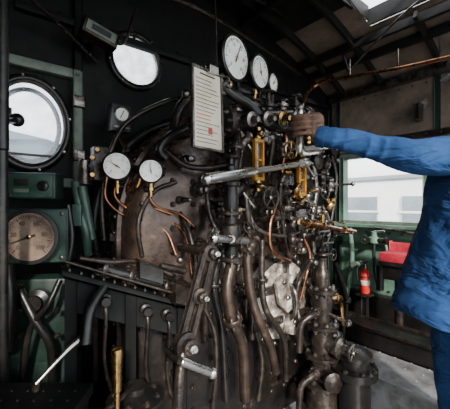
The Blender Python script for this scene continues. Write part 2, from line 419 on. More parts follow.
T([(247,170,.1),(246,200,.15),(249,230,.16),(247,250,.16)],.018,'iron',[0,3])
T([(285,130,.1),(284,160,.1),(280,190,.1),(283,225,.1),(290,260,.08)],.014,'iron',[])
T([(296,140,.1),(296,180,.12),(294,210,.1),(300,240,.08)],.012,'iron',[])
T([(276,205,.1),(270,225,.12),(272,250,.12),(290,262,.1)],.012,'copper',[])
T([(312,160,.1),(316,190,.12),(312,220,.12),(314,255,.12)],.016,'dsteel',[1])
T([(330,150,.05),(336,180,.06),(332,215,.08),(326,250,.1)],.012,'iron',[])
T([(205,205,.02),(215,228,.08),(213,262,.14),(206,300,.12),(205,340,.08)],.015,'iron',[1])
T([(178,210,-.02),(190,235,.06),(196,275,.1),(190,320,.08)],.013,'iron',[])
T([(218,160,.04),(208,185,.08),(210,215,.1),(222,240,.14)],.012,'iron',[])
T([(165,150,.0),(185,165,.05),(206,168,.08),(228,165,.12)],.014,'iron',[0])
T([(310,262,.12),(298,285,.14),(296,320,.12),(305,345,.1)],.014,'iron',[0])
T([(335,262,.1),(346,300,.08),(342,340,.05),(345,380,.05)],.018,'black',[1])
T([(256,190,.08),(250,215,.12),(262,232,.12),(286,236,.1),(300,232,.12)],.011,'dsteel',[])
T([(222,250,.1),(214,285,.1),(222,330,.1),(226,400,.1)],.02,'black',[1])
T([(200,300,.1),(214,330,.14),(216,370,.16),(212,410,.14)],.012,'iron',[])
T([(255,330,.06),(262,360,.1),(258,400,.1)],.016,'iron',[0])
T([(304,238,.1),(310,256,.12),(306,276,.12),(300,300,.1)],.010,'copper',[])
T([(322,205,.1),(330,225,.1),(326,245,.12),(318,262,.14)],.010,'dsteel',[])
for (px,py,n,r) in [(182,160,.02,.03),(198,190,.02,.035),(212,205,.02,.025),(240,205,.03,.03),(200,245,.02,.035),(180,200,.01,.02),(225,150,.03,.03),(275,225,.03,.03),(318,235,.04,.03),(240,290,.02,.03),(300,205,.05,.025),(262,212,.05,.03),(205,140,.02,.04),(212,120,.0,.025)]:
    o=PB(px,py,n); b.flange(o,N,r,.02,'iron',6,'dsteel'); b.lathe(o,N,[(r*.6,0),(r*.6,.05),(r*.45,.055),(r*.45,.08),(r*.25,.085)],'dsteel',12)
b.done(BH)

b=B('cocks_and_levers')
def cock(px,py,n,ax,m,s=1.0,lev=None):
    o=PB(px,py,n)
    b.lathe(o,ax,[(.012*s,-.035*s),(.018*s,-.03*s),(.018*s,-.02*s),(.013*s,-.018*s),(.02*s,-.008*s),(.02*s,.008*s),(.013*s,.018*s),(.018*s,.02*s),(.018*s,.03*s),(.012*s,.035*s)],m,12)
    a,bb,x=frame(ax); b.nut(o+bb*.018*s,bb,.011*s,.02*s,m)
    if lev: b.cyl(o+bb*.03*s,o+bb*.03*s+lev*.08*s,.005*s,'steel',8); b.ball(o+bb*.03*s+lev*.085*s,.010*s,'dsteel',10)
random.seed(11)
for (px,py,n) in [(245,140,.14),(270,138,.12),(283,150,.14),(308,138,.14),(318,150,.12),(326,165,.12),(312,175,.12),(288,172,.12),(296,190,.15),(308,196,.14),(318,212,.12),(294,222,.14),(306,235,.14),(282,180,.14),(278,218,.12),(330,205,.1),(322,178,.1),(240,188,.16),(236,215,.16),(262,140,.12),(300,150,.15),(292,240,.13),(322,250,.13),(208,250,.12),(220,210,.1),(252,245,.18),(312,262,.13),(334,232,.1),(315,225,.16),(326,222,.14),(300,250,.14),(318,238,.17),(288,208,.14),(304,160,.13),(222,178,.1),(330,185,.1)]:
    ax=random.choice([U,Z,N,U+Z,Z+N*.5]); cock(px,py,n,ax,random.choice(['brass','iron','dsteel','iron','dsteel']),random.uniform(.9,1.4),random.choice([None,U,Z*-1,U-Z,N]))
b.done(BH)

def gauge_glass(px,py,n,h,name):
    b=B(name); o=PB(px,py,n)
    w=.026
    for s in(-1,1):
        b.box(o+U*s*w+N*.004,Z,U,N,h,.006,.008,'gold',.002)
        b.box(o+Z*s*h,U,Z,N,w+.006,.009,.014,'gold',.002)
        b.lathe(o+Z*s*(h+.035),Z,[(.011,-.03),(.017,-.025),(.017,-.005),(.012,0),(.012,.012),(.017,.015),(.017,.03)],'brass',14)
        b.lathe(o+Z*s*(h+.035)-N*n,N,[(.012,0),(.012,n-.02),(.017,n-.015),(.017,n+.02),(.009,n+.03)],'brass',12)
        b.cyl(o+Z*s*(h+.035)+N*.03,o+Z*s*(h+.035)+N*.03+U*.07-Z*.02,.006,'steel',8)
    b.box(o,U,Z,N,w,.005,.01,'gold',.001)
    b.cyl(o-Z*h,o+Z*h,.009,'clear',12); b.box(o-N*.012,Z,U,N,h,w,.002,'ink',.0005)
    b.box(o-N*.008,Z,U,N,h,.006,.001,'white',.0003)
    b.done()
gauge_glass(258,160,.16,.095,'water_gauge_glass')
gauge_glass(301,180,.16,.08,'water_gauge_glass')

for (px,py,n,r,m,ax) in [(271,198,.22,.052,'iron',N),(325,192,.16,.042,'iron',N),(291,150,.2,.045,'brass',N),(311,208,.18,.04,'dsteel',N),(249,228,.2,.03,'iron',N+Z*.5),(283,122,.2,.035,'iron',N),(333,255,.15,.035,'iron',N),(232,190,.2,.03,'dsteel',N-U*.5)]:
    b=B('valve_handwheel'); o=PB(px,py,n); b.wheel(o,ax,r,m,5,None,'dsteel'); b.cyl(o-ax.normalized()*n*.95,o,.008,'dsteel',10); b.lathe(o-ax.normalized()*n*.9,ax,[(.028,0),(.028,.03),(.02,.035),(.02,.07),(.013,.075)],'iron',12); b.done()

b=B('steam_valve_column')
o=PB(231,262,.22)
b.lathe(o,Z,[(.03,0),(.045,.005),(.045,.025),(.028,.03),(.028,.07),(.04,.08),(.045,.12),(.04,.16),(.028,.17),(.028,.2),(.042,.205),(.042,.225),(.03,.23),(.035,.28),(.03,.33),(.04,.335),(.04,.35),(.02,.36),(.02,.42),(.012,.43),(.012,.47)],'black',22)
for z in(.015,.215): b.flange(o+Z*z,Z,.05,.016,'iron',6,'dsteel')
b.cyl(PB(214,238,.3),PB(247,241,.28),.016,'steel'); b.ball(PB(214,238,.3),.022,'steel')
b.cyl(PB(231,240,.22),PB(231,239,.3),.02,'dsteel')
b.wheel(o+Z*.46,Z,.035,'iron')
b.done()

b=B('regulator_lever')
p=PB(207,179,.36); q=PB(305,163,.22)
d=(q-p).normalized()
b.tube([p,p.lerp(q,.03),p.lerp(q,.36),p.lerp(q,.40),p.lerp(q,.9),q],[.017,.022,.021,.014,.014,.02],'steel',16,2)
b.ball(p,.022,'steel',16); b.lathe(q-d*.03,d,[(.022,0),(.026,.01),(.026,.05),(.018,.06)],'steel',16)
b.cyl(PB(302,163,0),PB(302,163,.26),.022,'dsteel')
b.lathe(PB(302,163,0),N,[(.06,0),(.06,.03),(.04,.04),(.04,.09),(.05,.1),(.05,.13),(.03,.14)],'iron',22)
b.done()
G=W(300,126,1.36)
b=B('throttle_handle')
b.tube([G+Z*.072,G+Z*.05,G-Z*.05,W(301,152,1.38),PB(318,152,.2)],[.012,.014,.014,.014,.014],'steel',14,4)
b.ball(G+Z*.077,.016,'dsteel')
b.tube([PB(300,150,.22),PB(322,147,.2),PB(334,147,.16)],.014,'steel',12); b.cyl(PB(318,152,0),PB(318,152,.22),.018,'dsteel')
b.ball(PB(336,147,.16),.02,'steel')
b.lathe(PB(318,152,0),N,[(.05,0),(.05,.03),(.03,.04),(.03,.1),(.04,.11),(.04,.13)],'iron',20)
b.done()
b=B('blowdown_cock')
p=PB(300,222,.2); q=PB(355,232,.12)
b.tube([p,p.lerp(q,.3),p.lerp(q,.6),q],[.013,.016,.012,.015],'copper',14,3)
for t in(.1,.35,.75): b.flange(p.lerp(q,t),q-p,.026,.016,'brass',6)
b.cyl(p.lerp(q,.35)+Z*.0,p.lerp(q,.35)+Z*.07,.012,'brass'); b.cyl(p.lerp(q,.35)+Z*.07-U*.04,p.lerp(q,.35)+Z*.07+U*.04,.007,'brass')
b.cyl(PB(300,222,0),p,.016,'brass')
b.done()

b=B('fire_door')
o=PB(278,298,.02)
b.lathe(o-N*.02,N,[(.27,0),(.27,.03),(.235,.05),(.225,.05)],'iron',40)
b.lathe(o,N,[(.225,0),(.225,.035),(.16,.05),(.0,.055)],'ash',40)
for s in(-1,1):
    for zz in(-.1,.08):
        b.box(o+U*s*.15+Z*zz+N*.06,U,Z,N,.12,.022,.012,'iron'); b.nut(o+U*s*.06+Z*zz+N*.07,N,.013,.015,'dsteel'); b.nut(o+U*s*.18+Z*zz+N*.07,N,.013,.015,'dsteel')
    b.cyl(o+U*s*.26-Z*.16+N*.05,o+U*s*.26+Z*.16+N*.05,.018,'iron')
b.box(o+N*.06,Z,U,N,.22,.012,.012,'dsteel')
b.tube([o+N*.09+Z*.1,o+N*.13+Z*.05,o+N*.13-Z*.05,o+N*.09-Z*.1],.012,'dsteel')
for i in range(14):
    t=2*math.pi*i/14; b.nut(o+U*.25*math.cos(t)+Z*.25*math.sin(t)+N*.02,N,.014,.015,'dsteel')
for (du,dz,r) in[(-.06,.1,.06),(.04,.0,.055),(-.02,-.12,.06),(.1,-.16,.05)]:
    b.ball(o+U*du+Z*dz+N*.045,r,'ash',14,N,.35)
b.prism(o+N*.075,U,Z,N,[(-.12,.12),(-.05,.17),(.03,.15),(.0,.06),(.05,-.02),(-.02,-.06),(-.09,.0)],.02,'ash')
b.prism(o+N*.075,U,Z,N,[(-.02,-.09),(.07,-.06),(.1,-.14),(.04,-.2),(-.04,-.17)],.02,'ash')
for du,dz in((-.06,.12),(-.03,.03),(.03,-.12)): b.nut(o+U*du+Z*dz+N*.095,N,.014,.015,'dsteel')
b.done()

b=B('injector')
o=PB(322,398,.16); o.z=0.0
b.lathe(o,Z,[(.13,0),(.13,.03),(.1,.04),(.09,.16),(.11,.17),(.11,.2),(.08,.21),(.075,.32),(.095,.33),(.095,.36),(.07,.37),(.065,.5),(.085,.51),(.085,.535),(.055,.55),(.06,.62),(.07,.66),(.06,.71),(.075,.72),(.075,.74),(.045,.76),(.045,.84),(.03,.86),(.03,.93)],'iron',28)
for z,r in((.185,.125),(.345,.11),(.522,.1),(.73,.085)): b.flange(o+Z*z,Z,r,.025,'iron',8,'dsteel')
b.wheel(o+Z*.95,Z,.05,'iron')
for z,s,m in((.44,1,'dsteel'),(.62,-1,'iron'),(.27,-1,'iron'),(.67,1,'brass')):
    b.tube([o+Z*z,o+Z*z+U*s*.12+N*.03,o+Z*(z-.05)+U*s*.2,o+Z*(z-.2)+U*s*.22],.02,m); b.flange(o+Z*z+U*s*.1+N*.02,U,.036,.016,m,6,'dsteel')
b.lathe(o+Z*.42,N,[(.05,0),(.05,.1),(.06,.105),(.06,.125),(.03,.14),(.03,.18)],'dsteel',18)
b.wheel(o+Z*.42+N*.2,N,.045,'dsteel')
b.lathe(o+Z*.25,N-U*.6,[(.045,0),(.045,.13),(.055,.135),(.055,.15),(.02,.17)],'iron',16)
b.cyl(o+Z*.6+N*.05,o+Z*.6+N*.2-U*.05,.01,'steel'); b.ball(o+Z*.6+N*.2-U*.05,.02,'dsteel')
b.done()
b=B('valve_pedestal')
o=W(354,385,1.86); o.z=0
b.lathe(o,Z,[(.13,0),(.13,.05),(.09,.06),(.09,.26),(.13,.27),(.13,.31),(.08,.32),(.08,.36),(.1,.37),(.1,.39),(.04,.42)],'black',26)
for i in range(8):
    t=i*math.pi/4; b.nut(o+Vector((math.cos(t)*.115,math.sin(t)*.115,.31)),Z,.014,.015,'iron')
b.done()

b=B('slotted_lever')
p=PB(183,352,.32); q=PB(213,236,.24); d=(q-p).normalized(); sd=d.cross(N).normalized()
for s in(-1,1): b.box(p.lerp(q,.45)+sd*s*.022,d,sd,N,(q-p).length*.36,.008,.012,'iron',.003)
for t,r in((.06,.045),(.84,.035),(.45,.03)): b.lathe(p.lerp(q,t)-N*.018,N,[(r,0),(r,.036),(r*.6,.04),(r*.6,.06)],'iron',20); b.nut(p.lerp(q,t)+N*.04,N,r*.4,.02,'steel')
b.box(p.lerp(q,.93),d,sd,N,.06,.014,.012,'dsteel'); b.ball(q,.024,'dsteel')
b.tube([p,PB(180,375,.34),PB(178,410,.36)],.02,'iron')
b.cyl(p.lerp(q,.84),p.lerp(q,.84)-N*.22,.02,'iron')
b.done()
b=B('damper_handle')
b.cyl(PB(180,361,.42),PB(212,373,.40),.014,'steel'); b.ball(PB(212,373,.40),.02,'steel'); b.tube([PB(182,362,.42),PB(170,355,.3),PB(165,345,.1),PB(165,330,.0)],.012,'iron')
b.done()

# ---------------- gauges ----------------
def gauge(name,c,ax,r,case='black',face='white',nums=None,stem=True,needle=.9,depth=.05,back=None):
    b=B(name); ax=ax.normalized(); a=Z.cross(ax).normalized(); up=ax.cross(a).normalized()
    b.lathe(c-ax*depth,ax,[(r*.8,0),(r*1.02,depth*.25),(r*1.05,depth*.8),(r*1.12,depth*.85),(r*1.12,depth*1.05),(r*1.0,depth*1.15),(r*.97,depth*1.02),(r*.96,depth*1.0)],case,40)
    b.lathe(c+ax*.0005,ax,[(r*.97,0),(r*.97,.002)],face,40)
    f=c+ax*.004
    for i in range(41):
        t=math.radians(225-270*i/40); d=a*math.cos(t)+up*math.sin(t); big=i%5==0
        l=r*(.09 if big else .05); b.box(f+d*(r*.86-l/2),d,d.cross(ax),ax,l,r*(.014 if big else .008),.0006,'ink',0)
    if nums:
        for i,nm in enumerate(nums):
            t=math.radians(225-270*i/(len(nums)-1)); b.text(nm,f+ax*.001+(a*math.cos(t)+up*math.sin(t))*r*.6,a,up,r*.24,'ink')
    t=math.radians(needle); d=a*math.cos(t)+up*math.sin(t); sd=d.cross(ax)
    b.prism(f+ax*.003,d,sd,ax,[(-r*.25,-r*.04),(r*.75,-r*.012),(r*.75,r*.012),(-r*.25,r*.04)],.0015,'ink')
    b.lathe(f,ax,[(r*.08,0),(r*.08,.006),(r*.04,.008)],'brass',14)
    if stem: b.lathe(c-up*r*1.0-ax*depth*.5,-up,[(.012,0),(.012,.02),(.016,.022),(.016,.035),(.009,.037),(.009,.06)],'brass',12)
    if back is not None: b.cyl(c-ax*depth,back,.014,'iron')
    b.done()
gn=Vector((.80,-.62,-.06))
gauge('steam_pressure_gauge',PB(236,58,.10),gn,.102,'black','white',['0','5','10','15','20','25'],True,70,.06)
gauge('steam_pressure_gauge',PB(260,72,.08),gn,.082,'black','white',['0','5','10','15'],True,110,.05)
gauge('steam_pressure_gauge',PB(273,83,.04),gn,.050,'black','white',None,True,60,.05)
b=B('gauge_bracket')
b.tube([PB(236,80,.06),PB(240,95,.04),PB(246,115,.06)],.014,'iron'); b.tube([PB(259,86,.04),PB(260,100,.04),PB(262,118,.06)],.012,'iron'); b.tube([PB(272,96,.0),PB(272,108,.04),PB(272,120,.08)],.01,'iron')
b.box(PB(255,94,.03),U,Z,N,.13,.012,.008,'black'); b.tube([PB(217,66,.1),PB(216,30,.1),PB(215,-10,.1)],.004,'iron')
b.done()
gl=(N*.5+Vector((-.0,-.85,.0))).normalized()
gauge('brake_pressure_gauge',PB(117,166,-.06),gl,.056,'black','white',['0','5','10','15'],True,150,.05)
gauge('brake_pressure_gauge',PB(151,171,.07),gl,.046,'black','white',['0','5','10'],True,100,.05)
b=B('gauge_mount'); 
b.box(PB(100,164,-.2),U,Z,N,.035,.075,.03,'iron'); b.tube([PB(88,168,-.3),PB(100,166,-.2),PB(120,166,-.15),PB(140,170,-.05),PB(165,172,.02)],.02,'iron'); b.cyl(PB(85,160,-.3),PB(85,185,-.3),.03,'dsteel')
for x,y in((93,158),(93,175),(98,150)): b.nut(PB(x,y,-.16),gl,.012,.015,'brass')
b.done()
b=B('gauge_piping')
def TT(pts,r,m):
    b.tube([PB(*a) for a in pts],r,m,8)
TT([(117,182,-.08),(115,196,-.1),(128,208,-.1),(150,215,-.05),(175,224,.0),(187,240,.03),(192,275,.05)],.006,'copper')
TT([(107,176,-.12),(106,198,-.14),(122,214,-.12),(146,222,-.03),(166,232,.0),(176,255,.03)],.006,'copper')
TT([(151,184,.04),(150,198,.03),(160,208,.03),(180,214,.04),(194,226,.06)],.006,'copper')
TT([(132,178,-.10),(128,188,-.12),(130,196,-.12),(150,206,-.02),(172,214,.02)],.008,'copper')
TT([(140,178,-.05),(138,190,-.06),(146,200,-.03)],.01,'brass')
b.done()
b=B('lubricator_sight_box'); o=PB(119,119,-.3)
b.box(o,U,Z,N,.05,.07,.035,'black',.01); b.lathe(o+Z*.015+N*.036,N,[(.033,0),(.033,.004)],'white',24); b.torus(o+Z*.015+N*.038,N,.035,.005,'dsteel')
b.box(o+Z*.015+N*.043,Z+U*.5,U,N,.022,.002,.001,'ink',0)
b.tube([o-Z*.07,o-Z*.13+N*.05,PB(128,150,-.15)],.01,'iron'); b.cyl(o-N*.03,PB(119,119,-.52),.02,'iron')
b.box(o-Z*.05+N*.04,U,Z,N,.04,.006,.004,'dsteel',.002)
b.done()

b=B('instruction_board')
tl,tr,br,bl=PB(191,63,.28),PB(221,76,.24),PB(223,153,.24),PB(192,147,.28)
a=(tr-tl).normalized(); dn=(bl-tl).normalized(); nn_=a.cross(-dn).normalized()
if nn_.y>0: nn_=-nn_
w=(tr-tl).length/2; h=(bl-tl).length/2; o=(tl+br)/2
def quad(b,u0,v0,u1,v1,off,m):
    f=lambda s,t:(tl*(1-s)+tr*s)*(1-t)+(bl*(1-s)+br*s)*t
    P=[f(u0,v0),f(u1,v0),f(u1,v1),f(u0,v1)]
    b.add([p+nn_*off for p in P]+[p+nn_*(off-.0015) for p in P],[(0,1,2,3),(7,6,5,4),(0,1,5,4),(1,2,6,5),(2,3,7,6),(3,0,4,7)],m)
quad(b,0,0,1,1,0,'ink'); quad(b,0,0,1,1,-.004,'dsteel'); quad(b,.06,.03,.94,.97,.0025,'cream')
for i in range(17):
    y=.14+i*.048; quad(b,.13,y,random.uniform(.55,.88),y+.008,.0045,'redink' if i in(9,10) else 'pgreen')
quad(b,.25,.07,.75,.085,.0045,'ink'); quad(b,.5,.72,.62,.8,.0045,'redink')
for s0,s1 in((0,.05),(.95,1)): quad(b,s0,0,s1,1,.007,'dsteel')
for s0,s1 in((0,.025),(.975,1)): quad(b,0,s0,1,s1,.007,'dsteel')
b.box(tl.lerp(tr,.6)+nn_*.012,a,dn,nn_,w*.25,.012,.012,'steel',.003)
b.tube([tr,tr-N*.1,PB(225,72,.08)],.006,'iron')
b.cyl(o+dn*h*.5-nn_*.006,o+dn*h*.5-N*.27,.008,'iron')
b.ball(PB(186,94,.26),.016,'dsteel'); b.cyl(PB(186,94,.26),PB(194,94,.27),.006,'iron')
b.done()

b=B('cab_lamp'); o=PB(99,35,-.35); ax=(U-Z*.25).normalized(); bx=ax.cross(N).normalized()
b.box(o,ax,bx,N,.085,.04,.04,'iron',.008); b.box(o+N*.04,ax,bx,N,.072,.026,.004,'pgreen',.002); b.box(o+N*.046+bx*.0,ax,bx,N,.045,.012,.002,'ink',.001)
b.cyl(o-N*.04,o-N*.17,.02,'iron'); b.tube([o+ax*.08,o+ax*.14+Z*.05,o+ax*.2+Z*.25],.008,'iron')
b.done()

# ---------------- left panels ----------------
GN=Vector((.12,-1,.0)).normalized(); GA=Z.cross(GN).normalized()
b=B('switch_cabinet'); o=W(31,186,1.38)
b.box(o-GN*.05,GA,Z,GN,.10,.058,.05,'dgreen',.01); b.box(o+GN*.004,GA,Z,GN,.09,.05,.004,'green',.003)
b.lathe(o+GA*.055+GN*.008,GN,[(.022,0),(.022,.015),(.014,.02),(.014,.035)],'black',18)
b.box(o-GA*.035+Z*.015+GN*.009,GA,Z,GN,.03,.016,.002,'ink',.001); b.box(o-GA*.035-Z*.02+GN*.009,GA,Z,GN,.03,.008,.003,'pgreen',.001)
for sx in(-1,1):
    for sz in(-1,1): b.ball(o+GA*sx*.08+Z*sz*.042+GN*.008,.005,'dsteel',8)
b.done()
b=B('speedometer_panel'); o=W(34,236,1.38)
b.box(o-GN*.06,GA,Z,GN,.14,.12,.06,'dgreen',.012); b.box(o+GN*.002,GA,Z,GN,.132,.112,.004,'green',.003)
for sx in(-1,1):
    for sz in(-1,1): b.nut(o+GA*sx*.115+Z*sz*.095+GN*.004,GN,.009,.006,'dsteel')
b.done()
gauge('speedometer',o+GN*.04,GN,.104,'ink','beige',['0','20','40','60','80','100'],False,200,.035)
b=B('left_equipment_stand')
o=W(34,330,1.36)
b.box(o-GN*.05+Z*.0,GA,Z,GN,.14,.22,.06,'dgreen',.02); b.box(Vector((o.x,o.y+.06,.3)),GA,Z,GN,.15,.3,.07,'dgreen',.02)
b.tube([W(76,182,1.5),W(80,210,1.48),W(86,232,1.48),W(88,255,1.5)],[.022,.02,.022,.02],'green')
b.cyl(W(82,186,1.48),W(92,240,1.5),.022,'green'); b.box(W(78,215,1.46),GA,Z,GN,.02,.05,.02,'green')
b.tube([W(5,265,1.28),W(10,300,1.28),W(5,350,1.28)],.03,'black')
b.tube([W(68,205,1.42),W(72,240,1.42),W(65,290,1.4),W(70,350,1.4)],.012,'black')
for y in(285,310,335): b.nut(W(22,y,1.30),GN,.012,.015,'dsteel'); b.nut(W(58,y,1.30),GN,.012,.015,'iron')
b.lathe(W(40,300,1.33),GN,[(.05,0),(.05,.03),(.03,.04),(.03,.06)],'black',20)
b.tube([W(20,290,1.28),W(35,320,1.26),W(50,345,1.28),W(52,380,1.3)],.016,'black'); b.tube([W(60,280,1.3),W(48,305,1.26),W(30,330,1.26),W(22,380,1.28)],.012,'black')
b.done()
b=B('cab_pillar'); b.cyl(W(2,-20,1.15),W(2,150,1.15),.022,'black'); b.cyl(W(2,150,1.15),Vector((W(2,150,1.15).x,1.15,0)),.02,'black'); b.ball(W(17,120,1.3),.028,'black'); b.cyl(W(17,120,1.3),W(2,122,1.15),.012,'black'); b.done()

b=B('reversing_gear')
p=PB(62,262,.02); q=PB(186,296,.12)
d=(q-p).normalized(); up=Z; sd=d.cross(Z).normalized()
if sd.y>0: sd=-sd
ln=(q-p).length
b.box((p+q)/2-Z*.03,d,sd,Z,ln/2,.05,.010,'wallblack',.006)
b.box((p+q)/2-Z*.11-sd*.02,d,sd,Z,ln/2-.02,.04,.06,'wallblack',.01)
for t in(.06,.5,.94):
    e=p.lerp(q,t); hh=(e.z-.05)/2; b.box(Vector((e.x,e.y,hh)),d,sd,Z,.022,.03,hh,'wallblack',.005)
b.cyl(p.lerp(q,.3)+Z*.015,p.lerp(q,.8)+Z*.02,.03,'black',22)
for t in(.3,.5,.8): b.flange(p.lerp(q,t)+Z*.018,d,.042,.018,'iron',8,'iron')
b.cyl(p.lerp(q,.8)+Z*.02,p.lerp(q,1.0)+Z*.02,.012,'dsteel')
b.cyl(p.lerp(q,.02)+Z*.01+sd*.03,p.lerp(q,.97)+Z*.005+sd*.05,.006,'iron')
for i in range(12): b.nut(p.lerp(q,.05+i*.08)+sd*.04-Z*.02,Z,.007,.009,'black')
for i,t in enumerate((.3,.62,.8)):
    c=p.lerp(q,t)+sd*.02-Z*.09; b.lathe(c,sd,[(.024,0),(.024,.03),(.016,.035),(.016,.06)],'black',14); b.tube([c+sd*.03,c+sd*.05-Z*.06,c-Z*.25+sd*.02,c-Z*.4+d*.05],.008,'iron')
b.box(PB(180,292,.16),d,sd,Z,.04,.05,.04,'iron',.01); b.ball(PB(180,260,.12),.016,'dsteel')
b.tube([PB(105,285,.08),PB(90,310,.12),PB(85,345,.16)],.02,'black')
b.box(PB(150,272,.12),d,sd,Z,.05,.03,.03,'black'); b.cyl(PB(160,266,.1),PB(185,271,.12),.016,'iron'); b.tube([PB(80,258,.05),PB(110,262,.08),PB(140,262,.08),PB(172,275,.12)],.010,'iron')
b.done()
b=B('brake_stand')
o=PB(135,340,.2)
b.box(Vector((o.x,o.y,.2)),U,Z,N,.15,.2,.12,'wallblack',.02)
b.lathe(Vector((o.x,o.y,.4)),Z,[(.1,0),(.1,.03),(.07,.04),(.07,.12),(.09,.13),(.09,.16),(.04,.18),(.04,.2)],'black',22)
b.flange(Vector((o.x,o.y,.55)),Z,.1,.02,'black',8,'iron')
b.tube([Vector((o.x,o.y,.6)),Vector((o.x,o.y,.6))-U*.08+N*.05,Vector((o.x,o.y,.59))-U*.2+N*.1],.010,'iron')
for i in range(5): b.tube([Vector((o.x,o.y,.45))+U*(.06*i-.1)+N*.05,Vector((o.x,o.y,.35))+U*(.07*i-.12)+N*.15,Vector((o.x,o.y,.0))+U*(.08*i-.12)+N*.17],.012,'iron' if i%2 else 'black')
b.done()
b=B('brass_brake_handle'); 
b.lathe(W(117,392,1.0),Z,[(.009,-.3),(.009,.0),(.014,.005),(.016,.07),(.019,.12),(.017,.135),(.008,.14)],'brass',18); o=W(117,392,1.0)
b.lathe(Vector((o.x,o.y,0)),Z,[(.06,0),(.06,.03),(.03,.05),(.022,.2),(.022,.42),(.014,.44)],'iron',18); b.done()
b=B('chrome_lever'); b.tube([W(36,384,1.05),W(60,358,1.1),W(74,344,1.13),W(88,333,1.15)],[.007,.008,.012,.013],'steel',14,4); b.ball(W(89,332,1.15),.015,'steel')
b.tube([W(36,384,1.05),Vector((W(33,400,1.05).x,1.05,.35)),Vector((W(30,400,1.05).x,1.05,0))],.012,'iron'); b.done()
b=B('tool_chest'); b.box(Vector((-.62,.95,.3)),X,Y,Z,.16,.14,.3,'black',.015); b.box(Vector((-.62,.95,.62)),X,Y,Z,.17,.15,.02,'wallblack',.008); b.box(Vector((-.62,.80,.45)),X,Z,Y,.05,.02,.008,'dsteel')
for i in range(6):
    for j in range(5): b.ball(Vector((-.75+i*.052,.84+j*.052,.64)),.005,'black',8,Z,.5)
b.done()

# ---------------- right side furniture ----------------
b=B('copper_steam_pipe')
b.tube([PB(302,118,.0),PB(303,104,.0),PR(310,90,1.0),PR(326,81,1.1),PR(360,75,1.15),PR(400,68,1.15),PR(450,57,1.15),PR(480,50,1.15)],.014,'copper',12)
for x,y in((350,77),(398,69),(440,60)): b.cyl(PR(x,y,1.15),PR(x,y,1.15)+Z*.14,.007,'iron')
b.done()
b=B('whistle_cord_rod')
b.tube([PR(318,-8,1.0),PR(330,18,1.1),PR(338,38,1.15),PR(350,75,1.25)],.016,'black'); b.tube([PR(425,-4,.9),PR(395,22,1.0),PR(345,75,1.2)],.007,'dsteel')
b.done()
b=B('red_cab_seat'); o=PR(399,257,1.38)
b.box(o,N,U,Z,.11,.10,.035,'redcloth',.03); b.box(o-Z*.05,N,U,Z,.11,.10,.015,'black',.005); b.box(o+U*.09+Z*.05,N,Z,U,.1,.05,.02,'redcloth',.02)
b.cyl(Vector((o.x,o.y,PZ)),o-Z*.05,.03,'iron'); b.lathe(Vector((o.x,o.y,PZ)),Z,[(.12,0),(.12,.02),(.04,.05)],'iron',24); b.box(o-Z*.12,N,U,Z,.09,.08,.05,'black'); b.done()
b=B('fire_extinguisher'); o=PR(365,293,1.42)
b.lathe(o,Z,[(.033,0),(.038,.01),(.038,.15),(.032,.18),(.015,.2),(.015,.215)],'red',24)
b.lathe(o+Z*.215,Z,[(.018,0),(.018,.03),(.01,.035)],'dsteel',14); b.box(o+Z*.26-U*.01,U,N,Z,.035,.008,.005,'ink',.002); b.box(o+Z*.242-U*.01,U,N,Z,.03,.008,.004,'ink',.002)
b.tube([o+Z*.23-U*.01,o+Z*.21-N*.05-U*.03,o+Z*.12-N*.055-U*.02,o+Z*.04-N*.05],.006,'rubber')
b.lathe(o+Z*.07,Z,[(.0385,0),(.0392,.001),(.0392,.04),(.0385,.041)],'cream',24)
b.torus(o+Z*.14,Z,.041,.004,'ink'); b.box(o-Z*.012,U,N,Z,.05,.05,.008,'iron',.003)
b.box(Vector((o.x,o.y,(o.z-.02+PZ)/2)),Z,N,U,(o.z-.02-PZ)/2,.02,.02,'black'); b.done()
b=B('brake_valve_cluster')
o=PR(374,240,1.45)
b.lathe(o-Z*.03,Z,[(.03,0),(.04,.01),(.04,.05),(.025,.06),(.025,.1)],'rgreen',18); b.lathe(o+N*.07,N,[(.02,-.07),(.02,.02),(.03,.03),(.03,.04)],'iron',14)
b.wheel(o+N*-.06-U*.04,-U,.035,'iron'); b.cyl(o+Z*.07,o+Z*.08+N*.1-U*.03,.007,'steel')
b.tube([o+N*.07,o+N*.10-Z*.05,o+N*.11-Z*.2],.012,'rgreen'); b.tube([o-Z*.03,o-Z*.15,o-Z*.35+U*.04],.014,'dgreen'); b.tube([PR(350,228,1.5),PR(352,260,1.5),PR(346,300,1.5)],.02,'rgreen')
b.cyl(o,o+U*.1,.02,'iron')
b.tube([PR(375,228,1.55),PR(400,231,1.55),PR(415,234,1.55)],.01,'dsteel'); b.cyl(PR(380,265,1.5),PR(380,290,1.5),.03,'black')
b.lathe(PR(356,265,1.5),-U,[(.03,-.08),(.03,.01),(.035,.015),(.035,.03)],'pgreen',20)
b.done()
b=B('wall_switch_box'); b.box(PR(418,112,1.56),N,Z,U,.02,.06,.04,'iron',.006); b.done()
b=B('ash_bin')
c0=L(1.12,.28,0)
b.box(Vector((c0.x,c0.y,PZ+.06)),U,N,Z,.10,.34,.06,'black',.02)
for s in(-1,1): b.box(Vector((c0.x,c0.y,PZ+.125))+U*s*.10,N,U,Z,.35,.012,.014,'iron',.006)
for s in(-1,1): b.box(Vector((c0.x,c0.y,PZ+.125))+N*s*.34,U,N,Z,.11,.012,.014,'iron',.006)
b.done()

